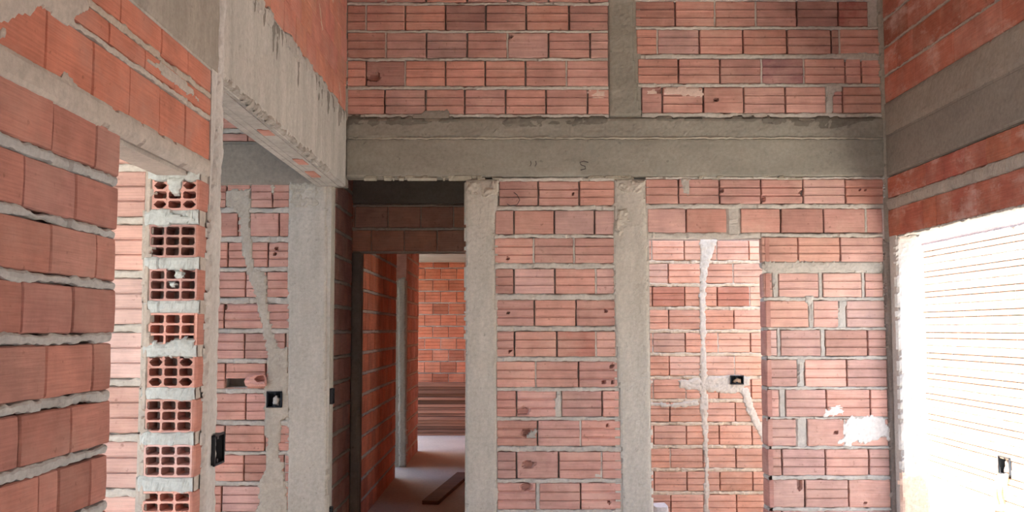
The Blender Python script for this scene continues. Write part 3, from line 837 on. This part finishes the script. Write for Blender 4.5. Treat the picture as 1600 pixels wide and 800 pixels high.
# ================================================================== yard and outer wall
XO = 3.67; FO = Face('right', XO); ZY = .20
mb = MB()
fbox(mb, FO, -15, 2, ZY - .1, 2.395, -.047, -.16, 1)
c0 = EYE + .6635 - .07
first = c0
while first - .1785 > ZY - .08: first -= .1785
bond(mb, FO, -11.6, -6.2, ZY, 2.345, pu=.245, bl=.2425, pv=.1785, bh=.1775, first=first - .0185, off=.1, style='o', tints=lambda: (1, 1, 1), fill=0)
patch(mb, FO, [(-11.6, 2.335), (-6.2, 2.335), (-6.2, 2.40), (-11.6, 2.40)], .004, 1, jag=.006, step=.03)
patch(mb, FO, [(-11.6, ZY), (-6.2, ZY), (-6.2, ZY + .07), (-8.5, ZY + .10), (-11.6, ZY + .14)], .003, 2, jag=.03, jf=8, step=.02)
M_BRICKP = brick_mat('dusty_pale_clay', (.48, .36, .27), dusty=(.54, .44, .35), dust=.5)
struct(mb.build('wall_outer', [M_BRICKP, M_PLASTER, M_DUST], cut=True), 'blazing sunlit pale outer wall beyond the right opening', 'wall')
mb = MB(); box(mb, (2.385, -3, ZY - .12), (XO, 14, ZY)); box(mb, (2.245, YO0, ZY - .2), (2.40, YO1, ZY - .02))
struct(mb.build('ground_yard', [M_YARD]), 'white sunlit cement strip outside at the foot of the outer wall', 'ground')

# ================================================================== floors, roofs and the walls out of view, some added to shape light
mb = MB(); box(mb, (-4.5, -6, -.15), (2.385, 17, 0))
struct(mb.build('floor', [M_FLOOR]), 'dusty cement floor', 'floor')
def shell(name, a, b, m=M_MORTAR, lab=None):
    mb = MB(); box(mb, a, b); return struct(mb.build(name, [m]))
shell('ceiling', (-1.15, -2.2, 3.74), (2.40, D + .14, 3.86), M_ROOF)
shell('wall_sun_block', (-4.2, D, 3.74), (2.40, D + .14, 5.4), M_CONCL)  # unseen, added to keep direct sun off the passage wall
shell('wall_front', (-1.15, -2.3, 0), (2.40, -2.2, 3.74), M_CONCL)
shell('ceiling_passage', (-1.31, D + .14, 2.75), (.42, YN + .14, 2.87), M_CONC)  # stops short so open sky brightens the wall behind the right doorway
shell('wall_light_block', (.30, D + .14, 0), (.42, YN, 2.75), M_MORTAR)  # unseen wall added to keep the dark doorway end dim
shell('ceiling_corridor', (-4.6, YN + .02, 2.62), (2.385, 13.42, 2.745), M_CONC)
shell('ceiling_far', (-2.5, 13.42, 2.62), (2.385, 15.9, 2.745), M_CONC)  # left part kept open to let sun in and brighten the far wall
shell('ceiling_side', (-4.2, 3.44, 3.4), (-1.15, D + .14, 3.5), M_CONC)
shell('ceiling_room', (-4.2, -1.2, 3.0), (-1.16, 3.44, 3.12), M_CONCL)
shell('wall_side_outer', (-4.3, 4.7, 0), (-4.2, D + .14, 3.4))
shell('wall_room_outer', (-4.3, -1.2, 0), (-4.2, 3.3, 3.0))
shell('wall_passage_end', (-4.5, D + .14, 0), (-1.27, YC, 3.0))
shell('wall_corridor_right', (-.12, 9.25, 0), (.0, 15.75, 3.0), M_BRICKO)
shell('wall_corridor_near', (-.12, YN + .14, 0), (.0, 8.35, 3.0), M_BRICKO)
shell('wall_corridor_sill', (-.12, 8.35, 0), (.0, 9.25, .5), M_BRICKO)
shell('wall_east', (2.265, YN + .14, 0), (2.385, 8.3, 2.62), M_BRICKO)  # unseen east walls, added to narrow the light reaching the corridor
shell('wall_east_far', (2.265, 9.5, 0), (2.385, 15.75, 2.62), M_BRICKO)
shell('wall_east_sill', (2.265, 8.3, 0), (2.385, 9.5, .4), M_BRICKO)

# ================================================================== things
def ebox(f, x0, x1, y0, y1, label, fill=True, m_fill=M_MORTAR, w=.012, group=None):
    (u0, v1), (u1, v0) = f.px(x0, y0), f.px(x1, y1)
    um, vm = (u0 + u1) / 2, (v0 + v1) / 2
    c = f.p(um, vm, w - .03)
    root = empty('electrical_box', c)
    def loc(mb): mb.v = [tuple(Vector(q) - Vector(c)) for q in mb.v]; return mb
    a = MB(); t = .004
    fbox(a, f, u0, u1, v0, v0 + t, w, -.045); fbox(a, f, u0, u1, v1 - t, v1, w, -.045)
    fbox(a, f, u0, u0 + t, v0, v1, w, -.045); fbox(a, f, u1 - t, u1, v0, v1, w, -.045)
    fbox(a, f, u0, u1, v0, v1, -.040, -.045)
    s = t * 1.8                                              # rim lip
    for q in ((u0 - .003, u1 + .003, v0 - .003, v0 + t), (u0 - .003, u1 + .003, v1 - t, v1 + .003), (u0 - .003, u0 + t, v0, v1), (u1 - t, u1 + .003, v0, v1)):
        fbox(a, f, *q, w + .003, w - .004)
    loc(a).build('shell', [M_BLACK], root)
    for sv in (v0 + t, v1 - t - .012):
        e = MB(); fbox(e, f, um - .007, um + .007, sv, sv + .012, w - .004, w - .010); loc(e).build('screw_lug', [M_BLACK], root)
    if fill:
        e = MB(); patch(e, f, [(u0 + .3 * (u1 - u0), v0 + .006), (u1 - .012, v0 + .006), (u1 - .015, vm), (um + .01, v1 - .02), (um - .01, v1 - .03), (um - .012, vm)], .012, 0, jag=.008, step=.005, w=w - .022, rough=.006)
        loc(e).build('mortar_fill', [m_fill], root)
    return tag(root, label, 'electrical box', group)
ebox(FB, 418, 440, 612, 636, 'black electrical box in the mortar chase beside the wide left column')
ebox(FL, 323, 337, 681, 721, 'black electrical box on the narrow pale column ending the near left wall', fill=False, w=.026)
FJ3 = Face('left', FB.px(512, fl)[0] - .004)
def ebox_jamb(y0, y1, lab):
    f = FJ3; v1 = EYE + (515 - y0) * 6.10 / F; v0 = EYE + (515 - y1) * 6.10 / F
    c = f.p(6.10, (v0 + v1) / 2, 0); root = empty('electrical_box', c)
    a = MB(); t = .004
    for q in ((6.075, 6.145, v0, v0 + t), (6.075, 6.145, v1 - t, v1), (6.075, 6.075 + t, v0, v1), (6.145 - t, 6.145, v0, v1)): fbox(a, f, *q, .018, -.01)
    fbox(a, f, 6.075, 6.145, v0, v1, .004, -.008)
    a.v = [tuple(Vector(q) - Vector(c)) for q in a.v]
    a.build('shell', [M_BLACK], root)
    tag(root, lab, 'electrical box')
ebox_jamb(606, 630, 'thin black electrical box on the dark doorway reveal at switch height')
ebox_jamb(788, 815, 'thin black electrical box low on the dark doorway reveal near the floor')
ebox(FN, 1141, 1161, 587, 600, 'small black electrical box in the mortar of the bright passage wall', m_fill=M_TAN, w=.014)
ob = ebox(FO, 1562, 1580, 712, 744, 'black electrical box on the blazing white outer wall with tan conduits below', m_fill=M_WHITE)
for i, (x, L) in enumerate(((1567, 785), (1572, 795), (1577, 780))):
    pts = []
    for j in range(40):
        t = j / 39; y = 742 + (L - 742) * t
        u, v = FO.px(x + 6 * t * (i - .5) + 4 * math.sin(3 * t), y); q = FO.p(u, v, .02 + .05 * math.sin(t * 3.1)); pts.append(tuple(Vector(q) - ob.location))
    curve_obj('conduit', pts, .017, M_TAN, ob, ridged=True)
# shard of brick stuck in the broken course
mb = MB(); f = FB
sh = pp(FB, [(383, 594), (388, 588), (400, 584), (414, 584), (417, 592), (417, 603), (400, 604), (386, 604), (384, 600)])
um = sum(q[0] for q in sh) / len(sh); vm = sum(q[1] for q in sh) / len(sh)
hole = pp(FB, [(398, 592), (404, 587), (413, 586), (416, 591), (415, 596), (404, 597)])
n = 40; ring_o, ring_i, ring_b, ring_d = [], [], [], []
hu = sum(q[0] for q in hole) / 6; hv = sum(q[1] for q in hole) / 6
def on_poly(poly, cu_, cv_, a):
    best = .01
    for i in range(len(poly)):
        (ax, ay), (bx, by) = poly[i], poly[(i + 1) % len(poly)]
        dx, dy = math.cos(a), math.sin(a); ex, ey = bx - ax, by - ay
        den = dx * ey - dy * ex
        if abs(den) < 1e-12: continue
        t = ((ax - cu_) * ey - (ay - cv_) * ex) / den; s = ((ax - cu_) * dy - (ay - cv_) * dx) / den
        if t > 0 and -1e-6 <= s <= 1 + 1e-6: best = max(best, t)
    return (cu_ + math.cos(a) * best, cv_ + math.sin(a) * best)
vs = []
for i in range(n):
    a = 2 * math.pi * i / n
    o_ = on_poly(sh, hu, hv, a); h_ = on_poly(hole, hu, hv, a)
    ring = [(o_, -.02), (o_, .022 + U(-.003, .003)), ((o_[0] * .5 + h_[0] * .5, o_[1] * .5 + h_[1] * .5), .034 + U(-.003, .003)), (h_, .03), (h_, -.05)]
    vs += [FB.p(q[0], q[1], w) for q, w in ring]
fs = []
for i in range(n):
    for j in range(4):
        a, b = i * 5 + j, ((i + 1) % n) * 5 + j
        fs.append((a, b, b + 1, a + 1))
fs.append(tuple(i * 5 + 4 for i in range(n)))
mb.add(vs, fs, 0, (1.55, 1.7, 1.75))
cen = FB.p(um, vm, 0)
tag(mb.build('brick_shard', [M_BRICKL], center=cen), 'pink broken brick shard with dark hole stuck in the left bay course', 'brick piece')
# bent tie wire hanging from the first course under the beam
tag(curve_obj('tie_wire', [fpt(FB, *q, .012) for q in ((792, 319), (798, 322), (808, 320), (812, 313), (808, 305), (803, 301))], .0022, M_WIRE, center=fpt(FB, 803, 311, .012)), 'bent dark tie wire poking out of the course under the beam', 'wire')

# stacked boards by the far wall
ys = 676; n = 0
z = 0.0
ths = [.045, .05, .04, .055, .04, .05, .045, .05, .04, .05, .06, .045, .05, .06, .045, .055]
ordw = ['lowest', 'second from the bottom', 'third from the bottom', 'fourth from the bottom', 'fifth from the bottom', 'sixth from the bottom', 'seventh from the bottom', 'eighth from the bottom', 'eighth from the top', 'seventh from the top', 'sixth from the top', 'fifth from the top', 'fourth from the top', 'third from the top', 'second from the top', 'topmost']
for i, t in enumerate(ths):
    w = U(.20, .34); y1 = 15.70 - U(0, .06); y0 = y1 - w
    x0, x1 = -2.0 + U(-.2, .2), -.05 + U(-.1, .1)
    mb = MB(); nx = 16; vs = []; fs = []
    k = R() * 40
    for a in range(nx + 1):
        x = x0 + (x1 - x0) * a / nx; dz = .0; dy = .01 * nz(x, 0, 1.2, k)
        sec = [(y0 + dy, z), (y0 + dy - .003, z + .004), (y0 + dy - .003, z + t - .008), (y0 + dy, z + t - .004), (y1, z + t - .004), (y1, z)]
        vs += [(x, p, q) for p, q in sec]
    for a in range(nx):
        for j in range(6):
            q = a * 6 + j; r = a * 6 + (j + 1) % 6
            fs.append((q, r, r + 6, q + 6))
    fs += [tuple(range(5, -1, -1)), tuple(nx * 6 + j for j in range(6))]
    g = U(.6, 1.5); mb.add(vs, fs, 0, (g * 1.05, g, g))
    z += t
    tag(mb.build('wooden_board', [M_WOOD], center=((x0 + x1) / 2, (y0 + y1) / 2, z - t)), 'brown wooden board, ' + ordw[i] + ' in the stack against the far brick wall', 'board', 'stacked boards by the far wall')
# board lying on the corridor floor
mb = MB()
p0, p1 = Vector((-.74, 9.35, .0)), Vector((-.52, 11.2, .0)); dr = (p1 - p0).normalized(); sd = Vector((dr.y, -dr.x, 0)) * .075
vs = []; fs = []
for a in range(9):
    q = p0 + (p1 - p0) * a / 8; zz = 0
    vs += [tuple(q - sd + Vector((0, 0, zz))), tuple(q + sd + Vector((0, 0, zz))), tuple(q + sd + Vector((0, 0, zz + .035))), tuple(q - sd + Vector((0, 0, zz + .035)))]
for a in range(8):
    for j in range(4):
        q = a * 4 + j; r = a * 4 + (j + 1) % 4; fs.append((q, r, r + 4, q + 4))
fs += [(3, 2, 1, 0), (32, 33, 34, 35)]
mb.add(vs, fs, 0, (.7, .7, .7))
tag(mb.build('wooden_board', [M_WOOD], center=tuple(p0)), 'dark loose board lying on the dusty corridor floor', 'board')
# pale block at the foot of the bright doorway
mb = MB(); q0 = at_depth(1019, 789, 6.9); q1 = at_depth(1043, 789, 6.9)
nb = 10
def sack(mb, x0, x1, y0, y1, z0, z1):
    vs = []; fs = []
    for j in range(7):
        t = j / 6; zz = z0 + (z1 - z0) * t
        s = 1 + .05 * math.sin(3 * t) - (.08 if j == 6 else 0)
        for i in range(24):
            a = 2 * math.pi * i / 24
            cx, sx = math.cos(a), math.sin(a)
            rx = (abs(cx) ** .4) * (1 if cx > 0 else -1); ry = (abs(sx) ** .4) * (1 if sx > 0 else -1)
            vs.append(((x0 + x1) / 2 + rx * (x1 - x0) / 2 * s, (y0 + y1) / 2 + ry * (y1 - y0) / 2 * s, zz + .006 * nz(cx, sx, 2, t)))
    for j in range(6):
        for i in range(24):
            a = j * 24 + i; b = j * 24 + (i + 1) % 24; fs.append((a, b, b + 24, a + 24))
    fs.append(tuple(6 * 24 + i for i in range(24))); fs.append(tuple(23 - i for i in range(24)))
    mb.add(vs, fs)
sack(mb, q0.x, q1.x, 6.8, 7.0, 0, q0.z)
tag(mb.build('paper_sack', [M_WHITE], center=((q0.x + q1.x) / 2, 6.9, 0)), 'white sack top peeking up at the foot of the bright doorway', 'sack')

# ================================================================== light
w = bpy.data.worlds.new('World'); bpy.context.scene.world = w; w.use_nodes = True
nt = w.node_tree; bg = nt.nodes['Background']
sky = nt.nodes.new('ShaderNodeTexSky'); sky.sky_type = 'NISHITA'; sky.sun_disc = False
sky.sun_elevation = math.radians(62); sky.sun_rotation = math.radians(200); sky.air_density = 1.0; sky.dust_density = 1.5
nt.links.new(sky.outputs['Color'], bg.inputs['Color']); bg.inputs['Strength'].default_value = .34
sun = bpy.data.lights.new('sun', 'SUN'); sun.energy = 18.0; sun.angle = math.radians(.6); sun.color = (1, .95, .88)
so = bpy.data.objects.new('sun', sun); C.objects.link(so)
so.rotation_euler = Vector((.12, .45, -.88)).to_track_quat('-Z', 'Y').to_euler(); so.location = (0, -3, 8)

cam = bpy.data.cameras.new('camera'); co = bpy.data.objects.new('camera', cam); C.objects.link(co)
cam.sensor_width = 36; cam.lens = F / 1600 * 36; cam.clip_start = .05
co.location = (0, 0, EYE); co.rotation_euler = (math.pi / 2 + TH, 0, 0)
sc = bpy.context.scene; sc.camera = co
sc.view_settings.view_transform = 'Standard'; sc.view_settings.look = 'None'; sc.view_settings.gamma = 1; sc.view_settings.use_curve_mapping = False
sc.view_settings.exposure = 1.85
sc.cycles.max_bounces = 12; sc.cycles.diffuse_bounces = 8; sc.cycles.sample_clamp_indirect = 12
sc.cycles.use_denoising = True
